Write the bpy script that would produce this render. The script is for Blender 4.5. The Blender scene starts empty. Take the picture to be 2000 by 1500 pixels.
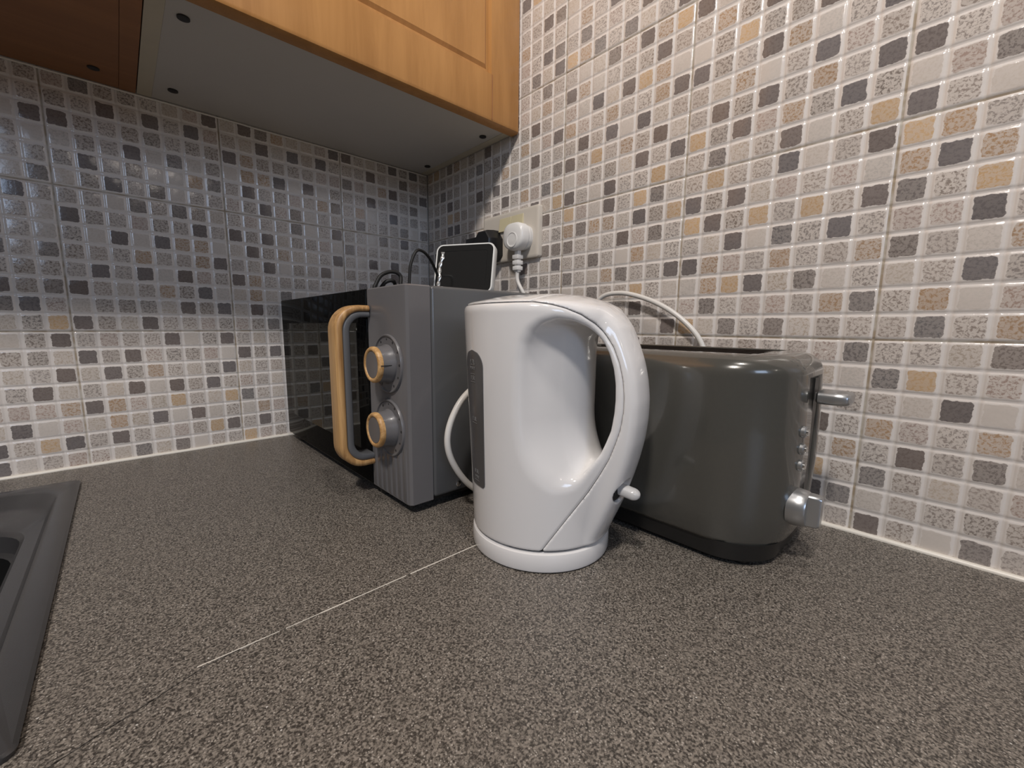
import bpy, bmesh, math, random
import numpy as np
from mathutils import Vector, Matrix
PI = math.pi
sc = bpy.context.scene
COL = sc.collection
random.seed(7)

# ------------------------------------------------------------------ camera
cam_d = bpy.data.cameras.new('camera'); cam = bpy.data.objects.new('camera', cam_d); COL.objects.link(cam)
cam_d.sensor_width = 36.0; cam_d.lens = 819.094/2000*36.0
cam_d.shift_x = 21.1752/2000; cam_d.shift_y = 3.079/2000
cam_d.clip_start = 0.01
cam.location = (-22.0289*.025, -34.4904*.025, 8.4509*.025)
cam.rotation_euler = (1.42960, -0.00590, -0.7350)
sc.camera = cam
# ------------------------------------------------------------------ world, light, exposure
w = bpy.data.worlds.new('world'); sc.world = w; w.use_nodes = True
w.node_tree.nodes['Background'].inputs[0].default_value = (1.0, 0.93, 0.86, 1)
w.node_tree.nodes['Background'].inputs[1].default_value = 0.095
def lamp(name, kind, loc, power, color, size=.1, target=None, size_y=None):
    l = bpy.data.lights.new(name, kind); l.energy = power; l.color = color
    if kind == 'AREA':
        l.size = size
        if size_y: l.shape = 'RECTANGLE'; l.size_y = size_y
    else: l.shadow_soft_size = size
    o = bpy.data.objects.new(name, l); o.location = loc; COL.objects.link(o)
    if target is not None:
        o.rotation_euler = (Vector(target)-Vector(loc)).to_track_quat('-Z', 'Y').to_euler()
    return o
lamp('ceiling_spotlight', 'POINT', (-1.15, -1.07, 1.42), 60, (1.0, .925, .86), .075)
lamp('ceiling_spotlight', 'POINT', (-.46, -1.02, 1.46), 17, (1.0, .93, .87), .06)
lamp('ceiling_spotlight', 'POINT', (-.30, -3.3, 1.45), 3.5, (1.0, .90, .80), .05)
lamp('kitchen_window_daylight', 'AREA', (-1.60, -3.3, 1.15), 15, (.56, .72, 1.0), .9, (-.5, -.3, .3), .8)
sc.view_settings.view_transform = 'Standard'; sc.view_settings.look = 'None'
sc.view_settings.gamma = 1; sc.view_settings.use_curve_mapping = False
sc.view_settings.exposure = 0.0

# ------------------------------------------------------------------ materials
def newmat(name):
    m = bpy.data.materials.new(name); m.use_nodes = True
    nt = m.node_tree; return m, nt, nt.nodes['Principled BSDF']
def N(nt, t, **k):
    n = nt.nodes.new(t)
    for a, v in k.items():
        if a.startswith('i_'):
            key = a[2:]; key = int(key) if key.isdigit() else key
            n.inputs[key].default_value = v
        else: setattr(n, a, v)
    return n
def mth(nt, op, a, b=None, c=None, clamp=False):
    n = nt.nodes.new('ShaderNodeMath'); n.operation = op; n.use_clamp = clamp
    for i, v in enumerate((a, b, c)):
        if v is None: continue
        if isinstance(v, (int, float)): n.inputs[i].default_value = v
        else: nt.links.new(v, n.inputs[i])
    return n.outputs[0]
def mix(nt, f, a, b, blend='MIX'):
    n = nt.nodes.new('ShaderNodeMix'); n.data_type = 'RGBA'; n.blend_type = blend
    for i, v in ((0, f), (6, a), (7, b)):
        if isinstance(v, (int, float)): n.inputs[i].default_value = v
        elif isinstance(v, tuple): n.inputs[i].default_value = v if len(v) == 4 else (*v, 1)
        else: nt.links.new(v, n.inputs[i])
    return n.outputs[2]
def sstep(nt, v, a, b):
    n = nt.nodes.new('ShaderNodeMapRange'); n.interpolation_type = 'SMOOTHSTEP'
    nt.links.new(v, n.inputs[0]); n.inputs[1].default_value = a; n.inputs[2].default_value = b
    return n.outputs[0]
def plastic(name, col, rough=.35, spec=.5, metal=0, bump=0, bscale=900, coat=0, var=.0, vscale=40):
    m, nt, p = newmat(name)
    p.inputs['Base Color'].default_value = (*col, 1); p.inputs['Roughness'].default_value = rough
    p.inputs['Specular IOR Level'].default_value = spec; p.inputs['Metallic'].default_value = metal
    p.inputs['Coat Weight'].default_value = coat; p.inputs['Coat Roughness'].default_value = .05
    tc = N(nt, 'ShaderNodeTexCoord')
    nz = N(nt, 'ShaderNodeTexNoise', i_Scale=vscale, i_Detail=3.0); nt.links.new(tc.outputs['Object'], nz.inputs['Vector'])
    v = max(var, .03)
    c = mix(nt, nz.outputs[0], tuple(x*(1-v) for x in col), tuple(min(1, x*(1+v)) for x in col))
    nt.links.new(c, p.inputs['Base Color'])
    if bump:
        n2 = N(nt, 'ShaderNodeTexNoise', i_Scale=bscale, i_Detail=2.0); nt.links.new(tc.outputs['Object'], n2.inputs['Vector'])
        b = N(nt, 'ShaderNodeBump', i_Strength=bump, i_Distance=.0004); nt.links.new(n2.outputs[0], b.inputs['Height'])
        nt.links.new(b.outputs[0], p.inputs['Normal'])
    return m
def wood(name, c1, c2, scale, axis_stretch, rough=.4, fine=1.0, band=0.0):
    m, nt, p = newmat(name); p.inputs['Roughness'].default_value = rough
    tc = N(nt, 'ShaderNodeTexCoord'); mp = N(nt, 'ShaderNodeMapping'); mp.inputs['Scale'].default_value = axis_stretch
    nt.links.new(tc.outputs['Object'], mp.inputs['Vector'])
    n1 = N(nt, 'ShaderNodeTexNoise', i_Scale=scale, i_Detail=6.0, i_Roughness=.65, i_Distortion=.6*fine)
    n2 = N(nt, 'ShaderNodeTexNoise', i_Scale=scale*.18, i_Detail=2.0)
    for n in (n1, n2): nt.links.new(mp.outputs[0], n.inputs['Vector'])
    f = mth(nt, 'ADD', mth(nt, 'MULTIPLY', n1.outputs[0], .75), mth(nt, 'MULTIPLY', n2.outputs[0], .35))
    f = sstep(nt, f, .38-band, .72)
    nt.links.new(mix(nt, f, c1, c2), p.inputs['Base Color'])
    b = N(nt, 'ShaderNodeBump', i_Strength=.12, i_Distance=.0003); nt.links.new(n1.outputs[0], b.inputs['Height']); nt.links.new(b.outputs[0], p.inputs['Normal'])
    return m

def tile_material():
    m, nt, p = newmat('mosaic_tile'); L = nt.links.new
    uv = N(nt, 'ShaderNodeUVMap'); uv.uv_map = 'cells'
    sep = N(nt, 'ShaderNodeSeparateXYZ'); L(uv.outputs[0], sep.inputs[0])
    at = N(nt, 'ShaderNodeAttribute'); at.attribute_name = 'chip'
    at2 = N(nt, 'ShaderNodeAttribute'); at2.attribute_name = 'mottle'
    u, v = sep.outputs[0], sep.outputs[1]
    # wobbly edge of the printed chip
    nw = N(nt, 'ShaderNodeTexNoise', i_Scale=4.2, i_Detail=3.0, i_Roughness=.6); L(uv.outputs[0], nw.inputs['Vector'])
    sw = N(nt, 'ShaderNodeSeparateColor'); L(nw.outputs['Color'], sw.inputs[0])
    du = mth(nt, 'MULTIPLY', mth(nt, 'SUBTRACT', sw.outputs[0], .5), .16)
    dv = mth(nt, 'MULTIPLY', mth(nt, 'SUBTRACT', sw.outputs[1], .5), .16)
    fu = mth(nt, 'ABSOLUTE', mth(nt, 'SUBTRACT', mth(nt, 'FRACT', u), .5))
    fv = mth(nt, 'ABSOLUTE', mth(nt, 'SUBTRACT', mth(nt, 'FRACT', v), .5))
    au, av = mth(nt, 'ADD', fu, du), mth(nt, 'ADD', fv, dv)
    pw = mth(nt, 'POWER', mth(nt, 'ADD', mth(nt, 'POWER', mth(nt, 'MAXIMUM', au, 0), 10), mth(nt, 'POWER', mth(nt, 'MAXIMUM', av, 0), 10)), .1)
    chip = mth(nt, 'SUBTRACT', 1, sstep(nt, pw, .370, .392), clamp=True)
    # mottling inside the chip
    n1 = N(nt, 'ShaderNodeTexNoise', i_Scale=9.5, i_Detail=6.0, i_Roughness=.7, i_Distortion=.4); L(uv.outputs[0], n1.inputs['Vector'])
    thr = sstep(nt, n1.outputs[0], .42, .52)
    mot = mth(nt, 'MULTIPLY', thr, at2.outputs['Fac'])
    n3 = N(nt, 'ShaderNodeTexNoise', i_Scale=2.0, i_Detail=2.0); L(uv.outputs[0], n3.inputs['Vector'])
    chipc = mix(nt, mot, at.outputs['Color'], (.66, .605, .555))
    chipc = mix(nt, mth(nt, 'MULTIPLY', n3.outputs[0], .12), chipc, (.33, .28, .25))
    border = (.73, .685, .645)
    col = mix(nt, chip, border, chipc)
    # joints: shallow glazed groove round every chip, real grout every eighth
    def near(x, per, wd0, wd1):
        q = mth(nt, 'SUBTRACT', .5, mth(nt, 'ABSOLUTE', mth(nt, 'SUBTRACT', mth(nt, 'FRACT', mth(nt, 'DIVIDE', x, per)), .5)))
        q = mth(nt, 'MULTIPLY', q, per)
        return mth(nt, 'SUBTRACT', 1, sstep(nt, q, wd0, wd1), clamp=True)
    g8 = mth(nt, 'MAXIMUM', near(u, 8, .03, .055), near(v, 8, .03, .055))
    ng = N(nt, 'ShaderNodeTexNoise', i_Scale=1.3, i_Detail=4.0); L(uv.outputs[0], ng.inputs['Vector'])
    grout = mix(nt, sstep(nt, ng.outputs[0], .4, .62), (.50, .46, .40), (.36, .29, .21))
    col = mix(nt, g8, col, grout)
    L(col, p.inputs['Base Color'])
    L(mth(nt, 'ADD', .10, mth(nt, 'MULTIPLY', g8, .6)), p.inputs['Roughness'])
    p.inputs['Specular IOR Level'].default_value = .55
    gmic = N(nt, 'ShaderNodeTexNoise', i_Scale=1.6, i_Detail=3.0); L(uv.outputs[0], gmic.inputs['Vector'])
    h = mth(nt, 'ADD', mth(nt, 'MULTIPLY', gmic.outputs[0], .55), mth(nt, 'MULTIPLY', n1.outputs[0], .10))
    b = N(nt, 'ShaderNodeBump', i_Strength=.55, i_Distance=.0011); L(h, b.inputs['Height']); L(b.outputs[0], p.inputs['Normal'])
    return m

def worktop_material():
    m, nt, p = newmat('speckled_laminate'); L = nt.links.new
    tc = N(nt, 'ShaderNodeTexCoord')
    n1 = N(nt, 'ShaderNodeTexNoise', i_Scale=680.0, i_Detail=3.0, i_Roughness=.6); L(tc.outputs['Object'], n1.inputs['Vector'])
    n2 = N(nt, 'ShaderNodeTexNoise', i_Scale=9.0, i_Detail=4.0); L(tc.outputs['Object'], n2.inputs['Vector'])
    vo = N(nt, 'ShaderNodeTexVoronoi', i_Scale=820.0); L(tc.outputs['Object'], vo.inputs['Vector'])
    vo2 = N(nt, 'ShaderNodeTexVoronoi', i_Scale=480.0); L(tc.outputs['Object'], vo2.inputs['Vector'])
    sp = N(nt, 'ShaderNodeSeparateColor'); L(vo.outputs['Color'], sp.inputs[0])
    f = mth(nt, 'ADD', mth(nt, 'MULTIPLY', sp.outputs[1], .55), mth(nt, 'MULTIPLY', sstep(nt, n1.outputs[0], .38, .64), .45))
    c = mix(nt, sstep(nt, f, .12, .92), (.026, .023, .020), (.280, .250, .215))
    lightf = mth(nt, 'MULTIPLY', mth(nt, 'GREATER_THAN', sp.outputs[0], .86), mth(nt, 'SUBTRACT', 1, sstep(nt, vo.outputs['Distance'], .30, .50)))
    c = mix(nt, mth(nt, 'MULTIPLY', lightf, .75), c, (.50, .46, .41))
    sp2 = N(nt, 'ShaderNodeSeparateColor'); L(vo2.outputs['Color'], sp2.inputs[0])
    wf = mth(nt, 'MULTIPLY', mth(nt, 'GREATER_THAN', sp2.outputs[0], .992), mth(nt, 'SUBTRACT', 1, sstep(nt, vo2.outputs['Distance'], .20, .34)))
    c = mix(nt, wf, c, (.62, .60, .56))
    c = mix(nt, mth(nt, 'MULTIPLY', n2.outputs[0], .25), c, (.15, .128, .110))
    L(c, p.inputs['Base Color'])
    p.inputs['Roughness'].default_value = .42; p.inputs['Specular IOR Level'].default_value = .45
    b = N(nt, 'ShaderNodeBump', i_Strength=.35, i_Distance=.0005); L(n1.outputs[0], b.inputs['Height']); L(b.outputs[0], p.inputs['Normal'])
    return m

M = {}
M['tile'] = tile_material()
M['worktop'] = worktop_material()
M['door'] = wood('beech_door', (.385, .180, .050), (.495, .245, .076), 26, (1.5, 1.5, .12), .38)
M['brown'] = wood('brown_wood_panel', (.27, .115, .045), (.35, .155, .06), 20, (.12, 1.5, 1.5), .6)
M['oak'] = wood('light_oak', (.25, .115, .035), (.64, .39, .165), 75, (1.6, 1.6, .07), .42, 1.6, .06)
M['oak_ring'] = wood('light_oak_end_grain', (.40, .21, .07), (.72, .45, .20), 160, (1, 1, 1), .42, 1.2)
M['white_panel'] = plastic('white_melamine', (.55, .52, .475), .45, var=.04, vscale=12)
M['cream'] = plastic('cream_edging', (.56, .50, .38), .5, var=.05)
M['black_cap'] = plastic('black_cap', (.012, .010, .009), .5)
M['sealant'] = plastic('white_sealant', (.80, .76, .68), .35, bump=.4, bscale=200, var=.05)
M['mw_grey'] = plastic('grey_satin_plastic', (.150, .146, .150), .30, bump=.05, coat=.15)
M['mw_case'] = plastic('grey_painted_steel', (.095, .097, .100), .22, bump=.08, bscale=1500)
M['mw_dark'] = plastic('black_plastic', (.010, .010, .011), .4)
def smoked_glass(name, col, amount):
    m, nt, p = newmat(name); out = [n for n in nt.nodes if n.type == 'OUTPUT_MATERIAL'][0]
    d = N(nt, 'ShaderNodeBsdfDiffuse'); d.inputs[0].default_value = (*col, 1)
    g = N(nt, 'ShaderNodeBsdfAnisotropic'); g.inputs['Roughness'].default_value = .035; g.inputs[0].default_value = (.95, .95, .92, 1)
    fr = N(nt, 'ShaderNodeFresnel', i_IOR=1.5); mx = N(nt, 'ShaderNodeMixShader')
    nt.links.new(mth(nt, 'MULTIPLY', fr.outputs[0], amount), mx.inputs[0]); nt.links.new(d.outputs[0], mx.inputs[1]); nt.links.new(g.outputs[0], mx.inputs[2])
    nt.links.new(mx.outputs[0], out.inputs[0]); nt.nodes.remove(p); return m
M['mw_glass'] = smoked_glass('black_door_glass', (.005, .005, .005), .22)
M['mw_window'] = smoked_glass('dark_window_glass', (.010, .010, .008), .55)
M['handle_grey'] = plastic('handle_grey', (.115, .118, .124), .32)
M['mark'] = plastic('dark_marking', (.03, .03, .032), .5)
M['chrome'] = plastic('chrome', (.62, .62, .62), .12, metal=1)
M['kettle'] = plastic('white_kettle_plastic', (.80, .79, .785), .13, spec=.5, coat=.4, var=.02, vscale=15)
M['kettle_shade'] = plastic('recess_shade', (.02, .02, .02), .6)  # near-black colour standing in for shade in the kettle's openings
M['gauge'] = plastic('smoky_water_gauge', (.085, .083, .084), .22, spec=.5, var=.12, vscale=25)
M['gauge_mark'] = plastic('grey_print', (.22, .22, .22), .5)
M['lever'] = plastic('translucent_white', (.62, .62, .62), .18, coat=.3)
M['lever'].node_tree.nodes['Principled BSDF'].inputs['Subsurface Weight'].default_value = .2
M['lever'].node_tree.nodes['Principled BSDF'].inputs['Subsurface Radius'].default_value = (.004, .004, .004)
M['toaster'] = plastic('grey_metallic_lacquer', (.078, .076, .067), .20, metal=.12, spec=.6, coat=.6, bump=.05, bscale=2500, var=.05, vscale=300)
M['toaster_black'] = plastic('toaster_black_base', (.014, .014, .014), .38)
M['slot_dark'] = plastic('slot_dark_metal', (.030, .022, .018), .35, metal=.5)
M['wire'] = plastic('toaster_wire', (.24, .19, .16), .35, metal=.8)
M['silver'] = plastic('brushed_silver', (.46, .47, .48), .30, metal=.85)
M['socket'] = plastic('aged_white_socket', (.62, .57, .50), .32)
M['rocker'] = plastic('yellowed_rocker', (.60, .54, .36), .30)
M['white_plug'] = plastic('white_plug_plastic', (.80, .79, .77), .28)
M['black_plug'] = plastic('black_plug_plastic', (.010, .010, .011), .35)
M['white_cord'] = plastic('white_cord', (.74, .72, .68), .35)
M['black_cord'] = plastic('black_cord', (.004, .004, .004), .6)
M['dev_white'] = plastic('white_display_case', (.74, .75, .73), .28)
M['dev_black'] = plastic('black_display_bezel', (.014, .014, .014), .12, coat=.6)
M['dev_screen'] = plastic('dusty_black_screen', (.055, .053, .052), .25, var=.6, vscale=200)
M['foil'] = plastic('wrinkled_clear_film', (.75, .75, .75), .10, metal=.8, bump=1, bscale=260)
M['sink'] = plastic('black_composite_sink', (.045, .044, .045), .33, bump=.25, bscale=1800, var=.12, vscale=30)
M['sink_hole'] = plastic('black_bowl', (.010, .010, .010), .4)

# ------------------------------------------------------------------ helpers
def link(o, parent=None):
    COL.objects.link(o)
    if parent is not None: o.parent = parent
    return o
def tag(o, label=None, cat=None, group=None, kind=None):
    if label: o['label'] = label
    if cat: o['category'] = cat
    if group: o['group'] = group
    if kind: o['kind'] = kind
    return o
def thing(name, label, cat, loc=(0, 0, 0), rz=0, group=None):
    o = bpy.data.objects.new(name, None); o.empty_display_size = .02; o.location = loc; o.rotation_euler = (0, 0, rz)
    COL.objects.link(o); return tag(o, label, cat, group)
def obj(name, bm, mat, parent=None, smooth=40, loc=None):
    me = bpy.data.meshes.new(name)
    bmesh.ops.recalc_face_normals(bm, faces=bm.faces[:])
    bm.to_mesh(me); bm.free()
    if isinstance(mat, (list, tuple)):
        for m in mat: me.materials.append(m)
    else: me.materials.append(mat)
    me.polygons.foreach_set('use_smooth', [True]*len(me.polygons))
    if smooth < 180: me.set_sharp_from_angle(angle=math.radians(smooth))
    o = bpy.data.objects.new(name, me)
    if loc: o.location = loc
    return link(o, parent)
def raw(name, V, F, mat, parent=None, smooth=180):
    me = bpy.data.meshes.new(name); me.from_pydata([tuple(map(float, v)) for v in V], [], [tuple(map(int, f)) for f in F]); me.update()
    me.materials.append(mat); me.polygons.foreach_set('use_smooth', [True]*len(me.polygons))
    if smooth < 180: me.set_sharp_from_angle(angle=math.radians(smooth))
    return link(bpy.data.objects.new(name, me), parent)
def box(bm, x0, x1, y0, y1, z0, z1, bev=0, seg=2):
    r = bmesh.ops.create_cube(bm, size=1)
    vs = r['verts']
    for v in vs:
        v.co = Vector((x0+(v.co.x+.5)*(x1-x0), y0+(v.co.y+.5)*(y1-y0), z0+(v.co.z+.5)*(z1-z0)))
    if bev:
        es = list({e for v in vs for e in v.link_edges})
        bmesh.ops.bevel(bm, geom=es, offset=bev, segments=seg, affect='EDGES', profile=.5)
    return bm
def loft(bm, loops, cap0=True, cap1=True, mat=0):
    rows = [[bm.verts.new(p) for p in lp] for lp in loops]
    n = len(rows[0])
    for a, b in zip(rows, rows[1:]):
        for i in range(n):
            f = bm.faces.new((a[i], a[(i+1) % n], b[(i+1) % n], b[i])); f.material_index = mat
    if cap0: bm.faces.new(rows[0][::-1])
    if cap1: bm.faces.new(rows[-1])
    return rows
def rrect(cx, cy, hx, hy, r, z, n=8):
    out = []
    r = min(r, hx-1e-5, hy-1e-5)
    for k, (sx, sy) in enumerate(((1, 1), (-1, 1), (-1, -1), (1, -1))):
        for i in range(n+1):
            a = k*PI/2+i/n*PI/2
            out.append((cx+sx*(hx-r)+r*math.cos(a), cy+sy*(hy-r)+r*math.sin(a), z))
    return out
def lathe(bm, prof, axis='Z', c=(0, 0, 0), n=40, sy=1):
    loops = []
    for r, h in prof:
        lp = []
        for i in range(n):
            a = 2*PI*i/n
            p = Vector((r*math.cos(a), sy*r*math.sin(a), h))
            if axis == 'X': p = Vector((p.z, p.x, p.y))
            elif axis == 'Y': p = Vector((p.x, p.z, p.y))
            lp.append(p+Vector(c))
        loops.append(lp)
    loft(bm, loops); return bm
def crom(pts, n=10):
    P = [Vector(p) for p in pts]; P = [P[0]*2-P[1]]+P+[P[-1]*2-P[-2]]; out = []
    for i in range(1, len(P)-2):
        a, b, c, d = P[i-1:i+3]
        for k in range(n):
            t = k/n
            out.append(.5*((2*b)+(c-a)*t+(2*a-5*b+4*c-d)*t*t+(3*b-a-3*c+d)*t**3))
    out.append(P[-2]); return out
def sweep(bm, path, section, up=(0, 0, 1), closed=False):
    """section: list of (a, b) offsets; a along side, b along up-ish"""
    loops = []; up = Vector(up); prev = None
    for i, p in enumerate(path):
        t = (path[min(i+1, len(path)-1)]-path[max(i-1, 0)]).normalized()
        if prev is None:
            s = t.cross(up)
            if s.length < 1e-4: s = t.cross(Vector((1, 0, 0)))
            s.normalize()
        else:
            s = (prev-t*prev.dot(t)).normalized()
        prev = s; u = s.cross(t)
        sec = section(i/(len(path)-1)) if callable(section) else section
        loops.append([p+s*a+u*b for a, b in sec])
    loft(bm, loops); return bm
def circ(r, n=12): return [(r*math.cos(2*PI*i/n), r*math.sin(2*PI*i/n)) for i in range(n)]
def tube(bm, pts, r, n=12, sub=10): return sweep(bm, crom(pts, sub), circ(r, n))
def to_mesh_text(txt, size, name, mat, parent, mtx):
    cu = bpy.data.curves.new(name, 'FONT'); cu.body = txt; cu.size = size; cu.align_x = 'CENTER'; cu.align_y = 'CENTER'; cu.extrude = .00008
    o = bpy.data.objects.new(name, cu); COL.objects.link(o)
    dg = bpy.context.evaluated_depsgraph_get(); me = bpy.data.meshes.new_from_object(o.evaluated_get(dg))
    bpy.data.objects.remove(o); me.materials.clear(); me.materials.append(mat)
    t = bpy.data.objects.new(name, me); link(t, parent); t.matrix_local = mtx
    return t

# ------------------------------------------------------------------ tiled walls (real relief)
CELL = .025
PAL = {'d': ((.165, .143, .138), .10), 'D': ((.19, .167, .157), .28), 's': ((.33, .285, .255), .86), 'S': ((.245, .21, .185), .70),
       'l': ((.58, .53, .48), .8), 'L': ((.48, .41, .34), .85), 'o': ((.56, .38, .21), .38), 'b': ((.40, .265, .16), .60), 'p': ((.40, .31, .27), .80)}
MAPS = {}
def cell_class(rng, wall, i, j):
    c = MAPS.get((wall, i, j))
    r = rng.random()
    if c: return c
    for k, t in (('d', .16), ('D', .26), ('s', .52), ('S', .64), ('l', .76), ('L', .86), ('o', .90), ('b', .94)):
        if r < t: return k
    return 'p'
def tiled_wall(name, wall, ncol, nrow, to3, j0=-2):
    rng = random.Random(11 if wall == 'R' else 23)
    prof = [(0.0, -.0014), (.055, -.0002), (.15, .0), (.85, .0), (.945, -.0002)]
    def axis(n, a0):
        out = []
        for k in range(n):
            for t, h in prof:
                hh = h
                if t == 0 and (k+a0) % 8 == 0: hh = -.0019
                out.append((k+a0+t, hh))
        out.append((n+a0, -.0014)); return out
    U, Vv = axis(ncol, 0), axis(nrow, j0)
    nu, nv = len(U), len(Vv)
    verts = []; uvs = []
    # every big tile sits a hair proud or shy of its neighbours
    off = {}
    for v, hv in Vv:
        for u, hu in U:
            k = (int(u//8), int(v//8))
            if k not in off: off[k] = rng.uniform(-.0002, .0003)
            verts.append(to3(u*CELL, v*CELL, min(hu, hv)+off[k])); uvs.append((u, v))
    faces = []; cc = []; mm = []; uvf = []
    cls = {}
    for b in range(nv-1):
        for a in range(nu-1):
            q = (b*nu+a, b*nu+a+1, (b+1)*nu+a+1, (b+1)*nu+a)
            i, j = a//5, b//5+j0
            if (i, j) not in cls:
                k = cell_class(rng, wall, i, j); base, mo = PAL[k]; f = rng.uniform(.88, 1.12); g = rng.uniform(-.02, .02)
                cls[(i, j)] = (tuple(max(0, x*f+g*s) for x, s in zip(base, (.6, 0, -.5))), mo*rng.uniform(.8, 1.2))
            faces.append(q); cc.append(cls[(i, j)][0]); mm.append(cls[(i, j)][1]); uvf.append([uvs[x] for x in q])
    me = bpy.data.meshes.new(name); me.from_pydata(verts, [], faces); me.update()
    uvl = me.uv_layers.new(name='cells')
    uvl.data.foreach_set('uv', [c for f in uvf for p in f for c in p])
    at = me.attributes.new('chip', 'FLOAT_COLOR', 'FACE'); at.data.foreach_set('color', [x for c in cc for x in (*c, 1)])
    at = me.attributes.new('mottle', 'FLOAT', 'FACE'); at.data.foreach_set('value', mm)
    me.polygons.foreach_set('use_smooth', [True]*len(faces))
    me.materials.append(M['tile'])
    return tag(link(bpy.data.objects.new(name, me)), kind='structure')
# what is printed on each chip, read off the wall: row -> (first column, classes), columns counted from the corner
RW = {7: [(24, 'sssSssp' + 'D'), (32, 'ssLD')], 6: [(30, 'Ll'), (32, 'Dosp')], 5: [(30, 'sS'), (32, 'sldl')], 4: [(31, 's'), (32, 'bpsbs')],
      3: [(31, 'b'), (32, 'sdsDl')], 2: [(31, 's'), (32, 'DsLsp')], 1: [(31, 'D'), (32, 'lssSs')], 0: [(31, 's'), (32, 'dslDs')],
      15: [(16, 'opldsoDs'), (24, 'soss' + 'dlsd'), (32, 'obsL')], 14: [(16, 'bDbbLdSo'), (24, 'dSdLpspl'), (32, 'bdbs')],
      13: [(16, 'DsLsdpDs'), (24, 'odSosos' + 'd'), (32, 'Dsol')], 12: [(16, 'ssDslbLs'), (24, 'sLdlDsds'), (32, 'ppds')],
      11: [(16, 'DsLbDsSd'), (24, 'dbpsbssb'), (32, 'Dslb')], 10: [(16, 'lLDssosl'), (24, 'lbodLDls'), (32, 'Lsds')],
      9: [(20, 'sdss'), (24, 'pDsppsbD'), (32, 'sblp')], 8: [(20, 'ssld'), (24, 'oLDsDLss'), (32, 'sDsb')],
      16: [(10, 'slsd' + 'Ls'), (15, 'o'), (16, 'dsldssos'), (24, 'sDLsdlso'), (32, 'dsls')], 17: [(9, 'sdsbpDb'), (16, 'lpSSLdsd'), (24, 'oSdpbSdS'), (32, 'lpDp')],
      18: [(9, 'dsDsLsD'), (16, 'dsosbsdL'), (24, 'sdSdsbsd'), (32, 'dspD')], 19: [(9, 'sbLsdss'), (16, 'sdsdldLs'), (24, 'sLblsdps'), (32, 'ssls')],
      20: [(9, 'SSSbLpd'), (16, 'bpsbssbd'), (24, 'dSsdblsd'), (32, 'spds')], 21: [(11, 'sSds' + 'L'), (16, 'pldLdobl'), (24, 'lSoSSdso')],
      22: [(12, 'pLbs'), (16, 'dblssSds'), (24, 'sbSdsLds')], 23: [(12, 'psDs'), (16, 'slLDpdbo'), (24, 'dlSsdpls')],
      24: [(12, 'sDLd'), (16, 'obDsDLs')], 25: [(16, 'sDspsds')], 26: [(16, 'lbsdslb')]}
# back wall: strings run from the high column (left in view) down to the named last column
BW = {7: [(16, 'spssdlSd'), (24, 'Sd'), (13, 'sLs')], 6: [(16, 'dSdpSSpl'), (24, 'SSL'), (13, 'dSd')], 5: [(16, 'LdSbsLSd'), (24, 'Lsd'), (13, 'Lss')],
      4: [(16, 'sLdldsds'), (24, 'sdL'), (13, 'psL')], 3: [(16, 'dbpLosLo'), (24, 'ppb'), (13, 'DsL')], 2: [(16, 'LbLdldls'), (24, 'dlp'), (13, 'lbp')],
      1: [(16, 'sdsLpsod'), (24, 'sod'), (13, 'sds')], 0: [(16, 'pLDLDlss'), (24, 'dlsp'), (13, 'opS')],
      15: [(16, 'sslDsDSL'), (24, 'ds'), (8, 'spssDlsd'), (0, 'sslDsdss')], 14: [(16, 'dSspSsds'), (24, 'sl'), (8, 'dSdLSSpl'), (0, 'DpssssSs')],
      13: [(16, 'Sldldbbl'), (24, 'sl'), (8, 'LdSbLLsd'), (0, 'sldldLSl')], 12: [(16, 'Sssbssbd'), (24, 'sD'), (8, 'sLdlSsdl'), (0, 'Ssssdsls')],
      11: [(16, 'sdsdldps'), (24, 'SS'), (8, 'dbssSssp'), (0, 'sDsslsdD')], 10: [(16, 'dsLsbSdl'), (24, 'SD'), (8, 'LbLDllsL')],
      9: [(16, 'lSSSLdSd'), (24, 'dp'), (13, 'Lds')], 8: [(16, 'dSLdsspS'), (24, 'So'), (13, 'pSD')],
      16: [(16, 'LSdsDlss'), (24, 'lD'), (8, 'pSdpDlss'), (0, 'sDsSsDlD')], 17: [(16, 'SdsSllbD'), (24, 'sS'), (8, 'sdsSpsbD'), (0, 'sblsdsSs')],
      18: [(16, 'lSsdlDlS'), (24, 'sl'), (8, 'lbbdldlS'), (0, 'ssdsssDl')], 19: [(16, 'dSsSSsSS'), (24, 'ld'), (8, 'dbSSSspp'), (0, 'DplbdsSd')],
      20: [(16, 'Ssdsdsdp'), (24, 'ss'), (8, 'sLdldsds'), (0, 'ssdslDps')], 21: [(16, 'pDSSsLpd'), (24, 'sS'), (8, 'LdDbLLpd'), (0, 'dsLsdSdS')]}
for r, L in RW.items():
    for c0, st in L:
        for k, ch in enumerate(st): MAPS[('R', c0+k, r)] = ch
for r, L in BW.items():
    for c0, st in L:
        for k, ch in enumerate(st): MAPS[('B', c0+len(st)-1-k, r)] = ch
wr = tiled_wall('wall_right', 'R', 56, 42, lambda u, v, h: (-h, -u, v))
wl = tiled_wall('wall_back', 'B', 52, 26, lambda u, v, h: (-u, -h, v))
# plain backing behind the tiles
bm = bmesh.new(); box(bm, .003, .10, -1.4, .10, -.3, 1.05)
o = obj('wall_right_backing', bm, M['white_panel']); o.name = 'wall_side'; tag(o, kind='structure')
bm = bmesh.new(); box(bm, -1.3, .003, .003, .10, -.3, 1.05)
o = obj('wall_rear', bm, M['white_panel']); tag(o, kind='structure')
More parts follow.
